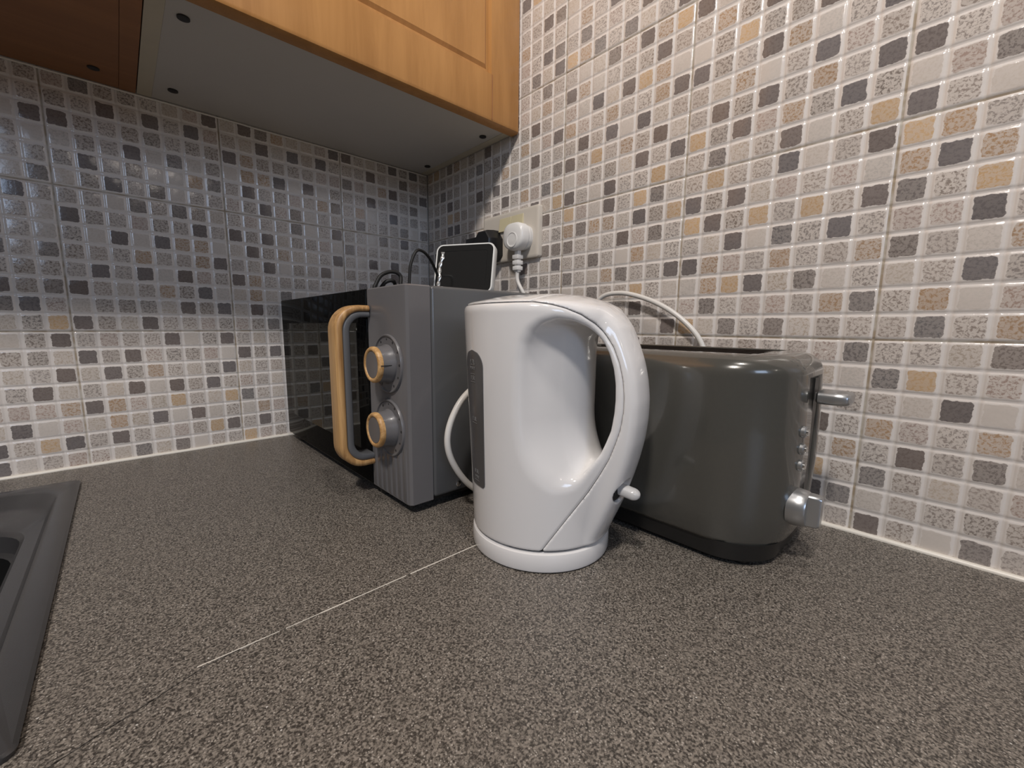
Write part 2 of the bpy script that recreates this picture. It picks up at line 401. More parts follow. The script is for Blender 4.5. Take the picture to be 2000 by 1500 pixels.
# sealant beads
def bead(name, pts, r=.003):
    bm = bmesh.new(); rng = random.Random(3)
    path = []
    for i in range(len(pts)-1):
        a, b = Vector(pts[i]), Vector(pts[i+1]); n = int((b-a).length/.02)
        for k in range(n): path.append(a.lerp(b, k/n)+Vector((rng.uniform(-.0003, .0003), rng.uniform(-.0003, .0003), rng.uniform(-.0002, .0003))))
    path.append(Vector(pts[-1]))
    sweep(bm, path, circ(r, 8)); return tag(obj(name, bm, M['sealant'], smooth=80), kind='structure')
bead('trim_1', [(-1.25, -.0015, .0005), (-.004, -.0015, .0005)], .0032)
bead('trim_2', [(-.0015, -.004, .0005), (-.0015, -1.35, .0005)], .0032)

bead('trim_3', [(-1.09, -.0012, .5452), (-.004, -.0012, .5452)], .0014)
# ------------------------------------------------------------------ worktops
def prism(bm, pts, z0, z1, bev=0):
    vs = [bm.verts.new((x, y, z1)) for x, y in pts]; f = bm.faces.new(vs)
    r = bmesh.ops.extrude_face_region(bm, geom=[f]); 
    for e in r['geom']:
        if isinstance(e, bmesh.types.BMVert): e.co.z = z0
G = .0005
bm = bmesh.new()
SX0, SX1, SY0, SY1 = -1.105, -.619, -.553, -.096         # cut-out for the sink
for pts in ([(SX1, 0), (0, 0), (0, -.563+G), (-.50, -.563+G), (-.53, -.5655+G), (-.598, -.5895+G), (SX1, -.6)],
            [(SX0, 0), (SX1, 0), (SX1, SY1), (SX0, SY1)], [(SX0, SY0), (SX1, SY0), (SX1, -.6), (SX0, -.6)], [(-1.3, 0), (SX0, 0), (SX0, -.6), (-1.3, -.6)]):
    prism(bm, pts, -.038, 0)
tag(obj('worktop', bm, M['worktop'], smooth=20), 'dark speckled laminate worktop along the back wall, under the microwave and sink', 'worktop')
bm = bmesh.new()
prism(bm, [(-.63, -.604), (-.598, -.5895-G), (-.53, -.5655-G), (-.50, -.563-G), (0, -.563-G), (0, -1.4), (-.63, -1.4)], -.038, 0)
tag(obj('worktop', bm, M['worktop'], smooth=20), 'dark speckled laminate worktop along the right wall, under the kettle and toaster, nearest the camera', 'worktop')
# pale filler showing in the joint between the two tops
bm = bmesh.new(); rng = random.Random(5)
x = -.30
while x > -.515:
    ln = rng.uniform(.006, .03); wd = rng.uniform(.00025, .0006)
    box(bm, x-ln, x, -.563-wd, -.563+wd, -.002, .0001); x -= ln+rng.choice((0, 0, .001, .004))
tag(obj('joint_filler', bm, M['sealant']), 'thin broken pale filler line in the joint between the two worktops', 'filler')

# ------------------------------------------------------------------ sink
t = thing('sink', 'black composite kitchen sink let into the worktop at the left edge', 'sink', (-.85, -.31, 0))
bm = bmesh.new()
def sl(x1, y1, r, z, y0=-.572, x0=-1.12):
    cx, cy = (x0+x1)/2, (y0+y1)/2
    return [(a+.85, b+.31, c) for a, b, c in rrect(cx, cy, (x1-x0)/2, (y1-y0)/2, r, z)]
loft(bm, [sl(-.6075, -.0830, .006, .0004), sl(-.6065, -.0820, .006, .0030), sl(-.6085, -.084, .007, .0045), sl(-.622, -.0985, .045, .0045, -.547, -1.10),
          sl(-.6255, -.103, .045, .0025, -.544, -1.095), sl(-.630, -.118, .045, -.008, -.538, -1.09), sl(-.6335, -.130, .045, -.0125, -.534, -1.085),
          sl(-.6445, -.168, .05, -.014, -.526, -1.05), sl(-.648, -.172, .05, -.018, -.522, -1.046), sl(-.6495, -.174, .05, -.035, -.519, -1.043), sl(-.655, -.18, .05, -.036, -.516, -1.04)], cap0=False, cap1=False)
obj('rim', bm, M['sink'], t, 35)
bm = bmesh.new()
loft(bm, [sl(-.655, -.18, .05, -.036, -.516, -1.04), sl(-.66, -.185, .05, -.15, -.511, -1.035), sl(-.69, -.215, .05, -.175, -.455, -1.0), sl(-.82, -.32, .01, -.178, -.35, -.87)], cap0=False)
obj('bowl', bm, M['sink_hole'], t, 60)

# ------------------------------------------------------------------ wall cabinets
ZB = .547
t = thing('wall_cabinet', 'beech-fronted wall cabinet with white underside, in the corner above the microwave', 'cabinet', (-.25, -.15, ZB))
O = Vector((.25, .15, -ZB))
def cbox(*a, **k):
    bm = bmesh.new(); box(bm, a[0]+O.x, a[1]+O.x, a[2]+O.y, a[3]+O.y, a[4]+O.z, a[5]+O.z, **k); return bm
obj('base_panel', cbox(-.483, -.018, -.279, -.003, ZB+.0005, ZB+.018), M['white_panel'], t)
for bm in (cbox(-.500, -.4832, -.279, -.003, ZB, 1.25), cbox(-.0178, -.002, -.279, -.003, ZB, 1.25)): obj('side_panel', bm, M['cream'], t)['label'] = 'cream-edged side panel'
obj('back_panel', cbox(-.483, -.018, -.010, -.003, ZB+.018, 1.25), M['white_panel'], t)
obj('top_panel', cbox(-.483, -.018, -.279, -.010, 1.232, 1.25), M['white_panel'], t)
def shaker_door(x0, x1, z0, z1, stile, rail, parent, off):
    bm = bmesh.new(); yb, yf = -.2805, -.3005; d = .0055; bv = .004
    def q(xa, xb, za, zb, y): return [(xa+off.x, y+off.y, za+off.z), (xb+off.x, y+off.y, za+off.z), (xb+off.x, y+off.y, zb+off.z), (xa+off.x, y+off.y, zb+off.z)]
    L = [q(x0, x1, z0, z1, yb), q(x0, x1, z0, z1, yf+.005), q(x0+.0015, x1-.0015, z0+.0015, z1-.0015, yf+.0015), q(x0+.005, x1-.005, z0+.005, z1-.005, yf),
         q(x0+stile, x1-stile, z0+rail, z1-rail, yf), q(x0+stile+.002, x1-stile-.002, z0+rail+.002, z1-rail-.002, yf+d),
         q(x0+stile+.007, x1-stile-.007, z0+rail+.007, z1-rail-.007, yf+d), q(x0+stile+.012, x1-stile-.012, z0+rail+.012, z1-rail-.012, yf+.0025)]
    loft(bm, L)
    return obj('door', bm, M['door'], parent, 25)
dr = shaker_door(-.4985, -.0025, .5435, 1.25, .0645, .070, t, O)
# routed joints between stile and rail
for xx in (-.0655,):
    bm = cbox(xx-.0008, xx+.0008, -.3010, -.3004, .546, .6135)
    g = obj('stile_joint', bm, M['brown'], dr)
caps = [(-.4665, -.241), (-.4610, -.0485), (-.0353, -.240), (-.0312, -.0505)]
for cx, cy in caps:
    bm = bmesh.new(); lathe(bm, [(.0062, .0004), (.0062, -.0010), (.0052, -.0014), (.002, -.0012)], c=(cx+O.x, cy+O.y, 0), n=24)
    o = obj('fixing_cap', bm, M['black_cap'], t)
t = thing('wall_cabinet', 'brown wood-effect underside of the wall cabinet at the top left, next to the white one', 'cabinet', (-.80, -.15, ZB))
O = Vector((.80, .15, -ZB))
bm = cbox(-1.0815, -.5196, -.279, -.003, ZB, ZB+.018); obj('base_panel', bm, M['brown'], t)
for bm in (cbox(-.5192, -.5012, -.279, -.003, ZB-.0004, 1.25), cbox(-1.10, -1.082, -.279, -.003, ZB-.0004, 1.25)): obj('side_panel', bm, M['brown'], t)
shaker_door(-1.0985, -.5015, .5435, 1.25, .0645, .070, t, O)
bm = bmesh.new(); lathe(bm, [(.0062, .0004), (.0062, -.0010), (.0052, -.0014), (.002, -.0012)], c=(-.5445+O.x, -.046+O.y, 0), n=24)
obj('fixing_cap', bm, M['black_cap'], t)

# ------------------------------------------------------------------ microwave
mx, my = -.18, -.245
t = thing('microwave', 'grey microwave with black glass door and oak-trimmed handle and knobs, in the corner', 'microwave', (mx, my, 0))
def mb(*a, bev=0, seg=2, bm=None):
    bm = bm or bmesh.new(); box(bm, a[0]-mx, a[1]-mx, a[2]-my, a[3]-my, a[4], a[5], bev=bev, seg=seg); return bm
obj('casing', mb(-.2965, -.034, -.468, -.024, .0135, .2545, bev=.004, seg=3), M['mw_case'], t)
obj('base_plate', mb(-.3245, -.040, -.462, -.028, .0085, .0135), M['mw_dark'], t)
obj('door_surround', mb(-.320, -.2972, -.3752, -.022, .0135, .2538, bev=.001), M['mw_dark'], t)
# control panel with chamfered right edge and fluted foot
bm = bmesh.new()
px = [(-.2972, -.4665), (-.3235, -.4665), (-.3262, -.4640), (-.3272, -.4600), (-.3272, -.3758), (-.2972, -.3758)]
def plp(z, ins=0): return [(x-mx+(ins if x < -.31 else 0), y-my+(ins if y < -.45 else (-ins if y > -.38 else 0)), z) for x, y in px]
loft(bm, [plp(.0105, .001), plp(.0115), plp(.2530), plp(.2545, .0015)])
for k in range(7):
    y = -.4565+k*.0122
    lp = []
    for z, s in ((.0125, .2), (.0145, 1), (.060, 1), (.070, .55), (.078, .02)):
        lp.append([(-.3270-mx-.0014*s*max(0, math.sin(PI*i/6))**.7 if 0 < i < 6 else -.3270-mx, y-my+.0042*math.cos(PI*i/6), z) for i in range(7)])
    rows = [[bm.verts.new(p) for p in l] for l in lp]
    for a, b in zip(rows, rows[1:]):
        for i in range(6): bm.faces.new((a[i], a[i+1], b[i+1], b[i]))
obj('control_panel', bm, M['mw_grey'], t, 30)
door = obj('door', mb(-.3285, -.3202, -.3745, -.0215, .0120, .2540, bev=.0015), M['mw_glass'], t)
obj('door_window', mb(-.3289, -.3284, -.345, -.052, .052, .214, bev=.0002, seg=1), M['mw_window'], door)
# handle: oak strip outside, grey liner inside
def hpath(xo, ztop, zbot, r, x_end=-.3287):
    pts = [(x_end, ztop)]
    n = 10
    for i in range(n+1):
        a = PI/2*i/n; pts.append((xo+r-r*math.sin(a), ztop-r+r*math.cos(a)))
    for i in range(n+1):
        a = PI/2*i/n; pts.append((xo+r-r*math.cos(a), zbot+r-r*math.sin(a)))
    pts.append((x_end, zbot)); return pts
def hstrip(name, outer, inner, y0, y1, mat, parent, bev):
    bm = bmesh.new(); A, B = outer, inner
    rows = []
    for (xa, za), (xb, zb) in zip(A, B):
        d = Vector((xb-xa, 0, zb-za)); L = d.length; d.normalize()
        a = Vector((xa-mx, 0, za)); b = Vector((xb-mx, 0, zb)); e = bev
        Y0, Y1 = Vector((0, y0-my, 0)), Vector((0, y1-my, 0)); ey = Vector((0, e, 0))
        rows.append([a+Y0+ey, a+Y0+d*e*.3+ey*.3*1, a+Y0+d*e, b+Y0-d*e*.5, b+Y0+ey*.5, b+Y1-ey*.5, b+Y1-d*e*.5, a+Y1+d*e, a+Y1+d*e*.3-ey*.3, a+Y1-ey])
    loft(bm, rows); return obj(name, bm, mat, parent, 50)
ho, hm, hi = hpath(-.3705, .2345, .0400, .030), hpath(-.3615, .2275, .0470, .023), hpath(-.3530, .2205, .0545, .017)
hd = hstrip('handle', ho, hm, -.3845, -.3590, M['oak'], door, .0035)
hstrip('handle_liner', [(x, z) for x, z in hpath(-.3620, .2277, .0468, .023)], hi, -.3835, -.3600, M['handle_grey'], door, .003)
# knobs
for zc, ang in ((.1680, -12), (.0940, 35)):
    yc = -.4245
    bm = bmesh.new()
    R = .0335
    lathe(bm, [(R, 0), (R, -.0022), (R-.0006, -.0030), (R-.0018, -.0030), (R-.0024, -.0022), (R-.003, -.0016), (.002, -.0016)], axis='X', c=(-.3270-mx, yc-my, zc), n=64)
    dial = obj('dial', bm, M['mw_grey'], t, 40)
    bm = bmesh.new()
    for k in range(11):
        a = math.radians(-60+k*30); q = Vector((0, math.cos(a), math.sin(a)))*.0278
        lathe(bm, [(.0014 if k % 2 else .0021, 0), (.0012, -.0002)], axis='X', c=(-.3285-mx, yc-my+q.y, zc+q.z), n=10)
    obj('dial_markings', bm, M['mark'], dial)
    bm = bmesh.new()
    lathe(bm, [(.0222, -.001), (.0222, -.003), (.0205, -.006), (.0198, -.0155), (.0180, -.0158)], axis='X', c=(-.3275-mx, yc-my, zc), n=56)
    kn = obj('knob', bm, M['mw_grey'], t, 40)
    bm = bmesh.new()
    lathe(bm, [(.0150, -.0150), (.0199, -.0150), (.0202, -.0165), (.0200, -.0188), (.0188, -.0205), (.0165, -.0207), (.0152, -.0198), (.0150, -.0185)], axis='X', c=(-.3275-mx, yc-my, zc), n=56)
    obj('wood_ring', bm, M['oak_ring'], kn, 50)
    bm = bmesh.new()
    lathe(bm, [(.0152, -.0150), (.0152, -.0190), (.0146, -.0197), (.002, -.0197)], axis='X', c=(-.3275-mx, yc-my, zc), n=48)
    obj('knob_cap', bm, M['mw_grey'], kn, 40)
    bm = bmesh.new(); a = math.radians(ang); 
    box(bm, -.3460-mx, -.3330-mx, yc-my-.0205, yc-my-.0192, zc-.0005, zc+.0005)
    if zc > .12: obj('pointer_line', bm, M['mark'], kn)
    else: bm.free()
for fx, fy in ((-.312, -.385), (-.312, -.060), (-.075, -.43), (-.075, -.060)):
    bm = bmesh.new(); lathe(bm, [(.009, .0002), (.0105, .004), (.0105, .0086)], c=(fx-mx, fy-my, 0), n=20); obj('foot', bm, M['mw_dark'], t)
bm = bmesh.new(); lathe(bm, [(.0038, 0), (.0036, -.0012), (.0022, -.0022), (.0008, -.0024)], axis='Y', c=(-.2630-mx, -.468-my, .0225), n=20); obj('screw', bm, M['chrome'], t)

# ------------------------------------------------------------------ kettle (implicit surface -> mesh)
def polysdf(P, X, Z):
    P = np.asarray(P, float); d = np.full(X.shape, 1e9); ins = np.zeros(X.shape, bool)
    for (x0, z0), (x1, z1) in zip(P, np.roll(P, -1, 0)):
        ex, ez = x1-x0, z1-z0; wx, wz = X-x0, Z-z0
        tt = np.clip((wx*ex+wz*ez)/(ex*ex+ez*ez+1e-18), 0, 1)
        d = np.minimum(d, (wx-ex*tt)**2+(wz-ez*tt)**2)
        c = ((z0 <= Z) & (z1 > Z)) | ((z1 <= Z) & (z0 > Z))
        with np.errstate(divide='ignore', invalid='ignore'): xi = x0+(Z-z0)/(z1-z0+1e-18)*ex
        ins ^= c & (X < xi)
    return np.where(ins, -1, 1)*np.sqrt(d)
def smax(a, b, k): h = np.maximum(k-np.abs(a-b), 0)/k; return np.maximum(a, b)+h*h*k*.25
def smin(a, b, k): return -smax(-a, -b, k)
def nets(F, o, h):
    """naive surface nets on field F (<0 inside)"""
    s = F < 0
    nx, ny, nz = F.shape
    cnt = np.zeros((nx-1, ny-1, nz-1), np.int32); acc = np.zeros((nx-1, ny-1, nz-1, 3))
    E = []
    for ax in range(3):
        for a in (0, 1):
            for b in (0, 1):
                sl0 = [None]*3; sl1 = [None]*3; oth = [i for i in range(3) if i != ax]
                sl0[ax] = slice(0, F.shape[ax]-1); sl1[ax] = slice(1, F.shape[ax])
                for q, v in zip(oth, (a, b)): sl0[q] = sl1[q] = slice(v, F.shape[q]-1+v)
                f0, f1 = F[tuple(sl0)], F[tuple(sl1)]
                m = (f0 < 0) != (f1 < 0)
                tt = np.where(m, f0/np.where(m, f0-f1, 1), 0)
                cnt += m; acc[..., ax] += np.where(m, tt, 0)
                acc[..., oth[0]] += m*a; acc[..., oth[1]] += m*b
    cells = np.argwhere(cnt > 0); idx = -np.ones(cnt.shape, np.int64); idx[tuple(cells.T)] = np.arange(len(cells))
    V = (acc[tuple(cells.T)]/cnt[tuple(cells.T)][:, None]+cells)*h+np.array(o)
    faces = []
    for ax in range(3):
        b, c = [(1, 2), (2, 0), (0, 1)][ax]
        sl0 = [slice(1, F.shape[i]-1) for i in range(3)]; sl1 = list(sl0)
        sl0[ax] = slice(0, F.shape[ax]-1); sl1[ax] = slice(1, F.shape[ax])
        f0, f1 = s[tuple(sl0)], s[tuple(sl1)]
        for flip, m in ((False, f0 & ~f1), (True, ~f0 & f1)):
            p = np.argwhere(m)
            if not len(p): continue
            for i in range(3):
                if i != ax: p[:, i] += 1
            eb = np.zeros(3, int); eb[b] = 1; ec = np.zeros(3, int); ec[c] = 1
            q = [p-eb-ec, p-ec, p, p-eb]
            fi = np.stack([idx[tuple(x.T)] for x in q], 1)
            faces.append(fi[:, ::-1] if flip else fi)
    Fc = np.concatenate(faces)
    # light smoothing that keeps the shape
    for lam in (.5, -.52, .5, -.52):
        A = np.zeros_like(V); n = np.zeros(len(V))
        for i in range(4):
            a, b2 = Fc[:, i], Fc[:, (i+1) % 4]
            np.add.at(A, a, V[b2]); np.add.at(n, a, 1); np.add.at(A, b2, V[a]); np.add.at(n, b2, 1)
        V = V+lam*(A/n[:, None]-V)
    return V, Fc
h = .00105
s_ = np.arange(-.084, .1125, h); t_ = np.arange(-.0825, .083, h); z_ = np.arange(.0155, .2475, h)
Sg, Tg, Zg = np.meshgrid(s_, t_, z_, indexing='ij')
def interp(z, tab): tab = sorted(tab); return np.interp(z, [a for a, _ in tab], [b for _, b in tab])
def smooth1(z, tab, wd=.012):
    return sum(interp(z+o, tab) for o in np.linspace(-wd, wd, 9))/9
Rz = .0662+np.clip((z_-.02)/.21, 0, 1)*.0090
s_out = smooth1(z_, [(0., .062), (.018, .0665), (.0286, .0705), (.0413, .0760), (.0618, .0842), (.0795, .0898), (.0966, .0943), (.1149, .0980), (.1324, .0998), (.1495, .1000), (.1661, .0980), (.1824, .0945), (.1969, .0890), (.2082, .0845), (.2179, .0805), (.2261, .0745), (.2321, .066), (.2366, .050), (.25, .03)], .008)
r2 = .024; scn = np.maximum(s_out-r2, .045); r1 = Rz
bb = np.clip((r1-r2)/scn, 0, .97); aa = np.sqrt(1-bb**2)
px_, py_ = np.abs(Tg), Sg
kk = -bb*px_+aa*py_
hull = np.where(kk < 0, np.hypot(px_, py_)-r1, np.where(kk > aa*scn, np.hypot(px_, py_-scn)-r2, px_*aa+py_*bb-r1))
slab = smax((px_**4+np.maximum(py_-scn, 0)**4)**.25-r2, -py_, .004)
hull = smin(hull, slab, .006)
OUT = [(-.3, -.2), (-.3, .226), (-.09, .2262), (-.076, .2310), (-.05, .2362), (-.016, .2402), (.02, .2402), (.040, .2378), (.054, .2340), (.066, .2282), (.0755, .2210), (.0835, .2120), (.0890, .200), (.0950, .184), (.0990, .168), (.1012, .150), (.1010, .132), (.0990, .1149), (.0953, .0966), (.0908, .0795), (.085, .0618), (.078, .043), (.072, .0286), (.066, .014), (.055, -.05), (0, -.2)]
ss = Sg+1.2*Tg**2*(Sg > 0)+0*Zg; zz = Zg+1.7*Tg**2
def lookup(P, S, Z):          # 2-D polygon field sampled on a fine grid
    gs = np.arange(-.14, .16, .001); gz = np.arange(-.02, .30, .001)
    A, B = np.meshgrid(gs, gz, indexing='ij'); D = polysdf(P, A, B)
    K = np.array([1, 4, 6, 4, 1])/16
    for ax in (0, 1):
        for _ in range(2): D = sum(np.roll(D, i-2, ax)*K[i] for i in range(5))
    fs = np.clip((S-gs[0])/.001, 0, len(gs)-2.001); fz = np.clip((Z-gz[0])/.001, 0, len(gz)-2.001)
    i, j = fs.astype(int), fz.astype(int); a, b = fs-i, fz-j
    return D[i, j]*(1-a)*(1-b)+D[i+1, j]*a*(1-b)+D[i, j+1]*(1-a)*b+D[i+1, j+1]*a*b
full = smax(hull, lookup(OUT, ss, zz), .008)
HOLE = [(.064, .094), (.072, .1065), (.0755, .116), (.0790, .1268), (.0808, .1406), (.0813, .1525), (.0806, .1658), (.0787, .1772), (.0752, .1886), (.0706, .1983), (.0655, .2058), (.0604, .2112), (.054, .2152), (.0443, .2172), (.0337, .2148), (.0255, .2090), (.0190, .199), (.0150, .184), (.0125, .165), (.0110, .145), (.011, .11), (.014, .08), (.022, .062), (.04, .062), (.055, .076)]
fh = lookup(HOLE, Sg, Zg)
sw_ = .0475-6.9*Tg**2+5.0*np.clip(.135-Zg, 0, 1)**2+6.0*np.clip(Zg-.185, 0, 1)**2
wall = (sw_-Sg)/np.sqrt(1+(13.8*Tg)**2)
scoop = smax(fh, wall, .016)
full = smax(full, -scoop, .0050)
full = smax(full, .0206-Zg, .0015)
SEAM = [(-.2, .2285), (.0, .2298), (.0272, .2300), (.0391, .2283), (.0493, .2253), (.0585, .2205), (.0650, .2143), (.0715, .2055), (.078, .195), (.0833, .182), (.0865, .169), (.0881, .1558), (.0882, .1423), (.0865, .1285), (.0832, .1162), (.0784, .1018), (.0715, .0871), (.0641, .0725), (.0538, .0548), (.0438, .0372), (.0347, .0217), (.024, .004), (.0, -.05), (-.2, -.05)]
sm = lookup(SEAM, Sg, Zg)
gap = .00016
skin = np.clip((full+.0035)/.0015, 0, 1)
body = smax(full, sm+gap*skin, .0014)
outer = smax(full, -sm+gap*skin, .0014)
lid = smax(outer, Sg-.0265+gap*skin, .0012); spine = smax(outer, .0265-Sg+gap*skin, .0012)
# switch slot cut into the spine
slot = np.sqrt(((Sg-.088)/.016)**2+((Tg-.0065)/.0140)**2+((Zg-.0705)/.0112)**2)-1
slot = slot*.009
spine = smax(spine, -slot, .0015); body = smax(body, -slot, .0015)
A_K = math.radians(-77.86)
t = thing('kettle', 'white plastic jug kettle with smoky water gauge standing in front of the microwave', 'kettle', (-.252, -.592, 0), A_K)
o3 = (s_[0], t_[0], z_[0])
for nm, fld in (('body', body), ('lid', lid), ('handle', spine)):
    V, Fc = nets(fld, o3, h); V[:, 1] *= -1; Fc = Fc[:, ::-1]
    raw(nm, V, Fc, M['kettle'], t)
    if nm == 'handle': hsp = COL.objects[-1]
hsp = [c for c in t.children if c.name.startswith('handle')][0]
del full, body, outer, lid, spine, hull, fh, scoop, sm, skin, slot, Sg, Tg, Zg, ss, zz
bm = bmesh.new(); lathe(bm, [(.0640, .0006), (.0668, .0016), (.0675, .004), (.0675, .0148), (.0668, .0172), (.0650, .0182), (.0630, .0184), (.050, .0184), (.050, .0200), (.002, .0200)], n=96)
o = obj('power_base', bm, M['kettle'], t, 40)
bm = bmesh.new(); lathe(bm, [(.0625, .0186), (.0625, .0207), (.01, .0207)], n=64); obj('base_gap_shade', bm, M['kettle_shade'], t)  # dark disc painting the shade between body and base
# water gauge: a thin curved smoky strip
def krad(z): return .0662+min(max((z-.02)/.21, 0), 1)*.0090
def gauge_pt(a, z, off): r = krad(z)+off; return Vector((r*math.cos(a), r*math.sin(a), z))
a0, a1 = math.radians(229.5), math.radians(256.5); zb_, zt_ = .0665, .1905
bm = bmesh.new(); nu, nv = 14, 60; grid = []
ac, aw = (a0+a1)/2, (a1-a0)/2
for side, off in ((0, .0007), (1, -.001)):
    g = []
    for j in range(nv+1):
        z = zb_+(zt_-zb_)*j/nv; hw = aw*(.78+.22*(z-zb_)/(zt_-zb_))
        e = zt_-z; rr = .0150
        if e < rr: hw *= math.sqrt(max(0, 1-((rr-e)/rr)**2))*.98+.02
        e = z-zb_; rr = .004
        if e < rr: hw *= .80+.20*math.sqrt(max(0, 1-((rr-e)/rr)**2))
        g.append([bm.verts.new(gauge_pt(ac+hw*(2*i/nu-1), z, off)) for i in range(nu+1)])
    grid.append(g)
for g in grid:
    for j in range(nv):
        for i in range(nu): bm.faces.new((g[j][i], g[j][i+1], g[j+1][i+1], g[j+1][i]))
A0, B0 = grid
for j in range(nv):
    for i in (0, nu): bm.faces.new((A0[j][i], A0[j+1][i], B0[j+1][i], B0[j][i]))
for i in range(nu):
    for j in (0, nv): bm.faces.new((A0[j][i], A0[j][i+1], B0[j][i+1], B0[j][i]))
gz = obj('water_gauge', bm, M['gauge'], t, 40)
def gmtx(a, z):
    n = Vector((math.cos(a), math.sin(a), 0)); x = Vector((-math.sin(a), math.cos(a), 0)); zz = Vector((0, 0, 1))
    p = gauge_pt(a, z, .0010); m = Matrix((x, zz, n)).transposed().to_4x4(); m.translation = p; return m
am = math.radians(243.5)
for txt, z, sz in (('1.7L', .1800, .0060), ('MAX', .1745, .0048), ('1.5L', .1660, .0052), ('1.0L', .1290, .0052), ('0.5L', .0800, .0048), ('MIN', .0745, .0042)):
    to_mesh_text(txt, sz, 'level_marking', M['gauge_mark'], gz, gmtx(am, z))
for z in (.1775, .1695, .1625, .1255, .0715):
    bm = bmesh.new(); m = gmtx(am, z)
    box(bm, -.0045, .0045, -.0002, .0002, -.0001, .0001); bmesh.ops.transform(bm, matrix=m, verts=bm.verts[:]); obj('level_line', bm, M['gauge_mark'], gz)
# near-black blob painting the shade inside the white switch slot, and the lever
bm = bmesh.new(); bmesh.ops.create_uvsphere(bm, u_segments=24, v_segments=14, radius=1)
bmesh.ops.transform(bm, matrix=Matrix.Translation((.0775, -.0065, .0705)) @ Matrix.Diagonal((.0060, .0118, .0098, 1)), verts=bm.verts[:])
obj('switch_slot_shade', bm, M['kettle_shade'], t)
bm = bmesh.new()
path = [Vector((.072+.0028*i, -.0060, .0740-.0005*i)) for i in range(11)]
def lsec(f):
    k = 1.0 if f < .78 else math.sqrt(max(.03, 1-((f-.78)/.22)**2*.96))
    return [(.0060*k*math.copysign(abs(math.cos(a))**.7, math.cos(a)), .0047*k*math.copysign(abs(math.sin(a))**.7, math.sin(a))) for a in [2*PI*i/24 for i in range(24)]]
path = [path[0].lerp(path[-1], f) for f in [0, .2, .4, .6, .75, .80, .85, .9, .94, .97, .99, 1]]
loops = []
dirv = (path[-1]-path[0]).normalized(); sd = Vector((0, 1, 0)); upv = sd.cross(dirv)
for f, p in zip([0, .2, .4, .6, .75, .80, .85, .9, .94, .97, .99, 1], path): loops.append([p+sd*a+upv*b for a, b in lsec(f)])
loft(bm, loops)
o = obj('switch_lever', bm, M['lever'], t, 60); o['label'] = 'small translucent on switch'

# ------------------------------------------------------------------ toaster
tx, ty = -.0960, -.6440
TA = math.radians(0)
t = thing('toaster', 'glossy dark grey two-slice toaster with silver lever and knob, by the right wall', 'toaster', (tx, ty, 0), TA)
HX, HY = .0810, .1285
def tl(z, ix, iy, r): # rounded plan with slightly bowed sides
    out = []
    for x, y, zz in rrect(0, 0, HX-ix, HY-iy, r, z, 14):
        out.append((x*(1+.035*(1-(y/HY)**2)), y*(1+.045*(1-(x/HX)**2)), z))
    return out
def subdiv_loop(l, n=6):
    return l
bm = bmesh.new()
H = .1885; er = .019
L = [tl(.0215, .010, .010, .045), tl(.0220, .0055, .0060, .050), tl(.026, .0035, .004, .053), tl(.05, .0012, .0016, .055), tl(.09, 0, 0, .055), tl(.13, 0, .0004, .055), tl(H-er, .0016, .0018, .055)]
for i in range(1, 9):
    a = PI/2*i/8; L.append(tl(H-er+er*math.sin(a), .0016+er*(1-math.cos(a)), .0018+er*(1-math.cos(a)), .055-.015*(i/8)))
L.append(tl(H+.0003, .034, .034, .02))
loft(bm, L)
body_o = obj('body', bm, M['toaster'], t, 60)
# cut the bread slots out of the top
def cutter(x0, x1, y0, y1, z0, z1, bev):
    bm = bmesh.new(); box(bm, x0, x1, y0, y1, z0, z1, bev=bev, seg=3); o = obj('cutter', bm, M['slot_dark'], t); return o
def apply_bool(target, cutters):
    for c in cutters:
        md = target.modifiers.new('b', 'BOOLEAN'); md.operation = 'DIFFERENCE'; md.object = c; md.solver = 'EXACT'
    bpy.context.view_layer.update(); dg = bpy.context.evaluated_depsgraph_get()
    me = bpy.data.meshes.new_from_object(target.evaluated_get(dg)); target.modifiers.clear(); target.data = me
    for c in cutters: bpy.data.objects.remove(c)
apply_bool(body_o, [cutter(-.052, .050, -.094, .110, H-.0020, H+.02, .0), cutter(-.046, -.016, -.098, .105, .060, H+.01, .0), cutter(.014, .044, -.098, .105, .060, H+.01, .0),
                    cutter(-.0065, .0065, -.20, -.112, .062, .1680, .0)])
for c in (-.031, .029):
    bm = bmesh.new()
    loft(bm, [rrect(c, .0035, .0149, .1014, .002, H-.0021), rrect(c, .0035, .0149, .1014, .002, H-.0005), rrect(c, .0035, .0135, .1000, .002, H-.0005), rrect(c, .0035, .0135, .1000, .002, H-.045)], cap0=False, cap1=False)
    o = obj('slot', bm, M['slot_dark'], t, 30)
    bm = bmesh.new()
    for sx in (-1, 1):
        for k in range(4): tube(bm, [(c+sx*.0115, -.095, H-.008-k*.012), (c+sx*.0115, .102, H-.008-k*.012)], .0008, 6, 1)
    obj('guide_wires', bm, M['wire'], o)
bm = bmesh.new()
loft(bm, [tl(.0030, .014, .014, .038), tl(.0055, .0105, .0105, .040), tl(.0225, .0065, .0070, .042)])
obj('base', bm, M['toaster_black'], t, 40)
for sx in (-1, 1):
    for sy in (-1, 1):
        bm = bmesh.new(); lathe(bm, [(.008, .0002), (.009, .0032)], c=(sx*.05, sy*.10, 0), n=16); obj('foot', bm, M['toaster_black'], t)
YE = -.1412
def endy(x): return -HY*(1+.045*(1-(x/HX)**2))
bm = bmesh.new(); box(bm, -.0064, .0064, -.1330, -.1125, .0622, .1678); obj('lever_track', bm, M['toaster_black'], t)
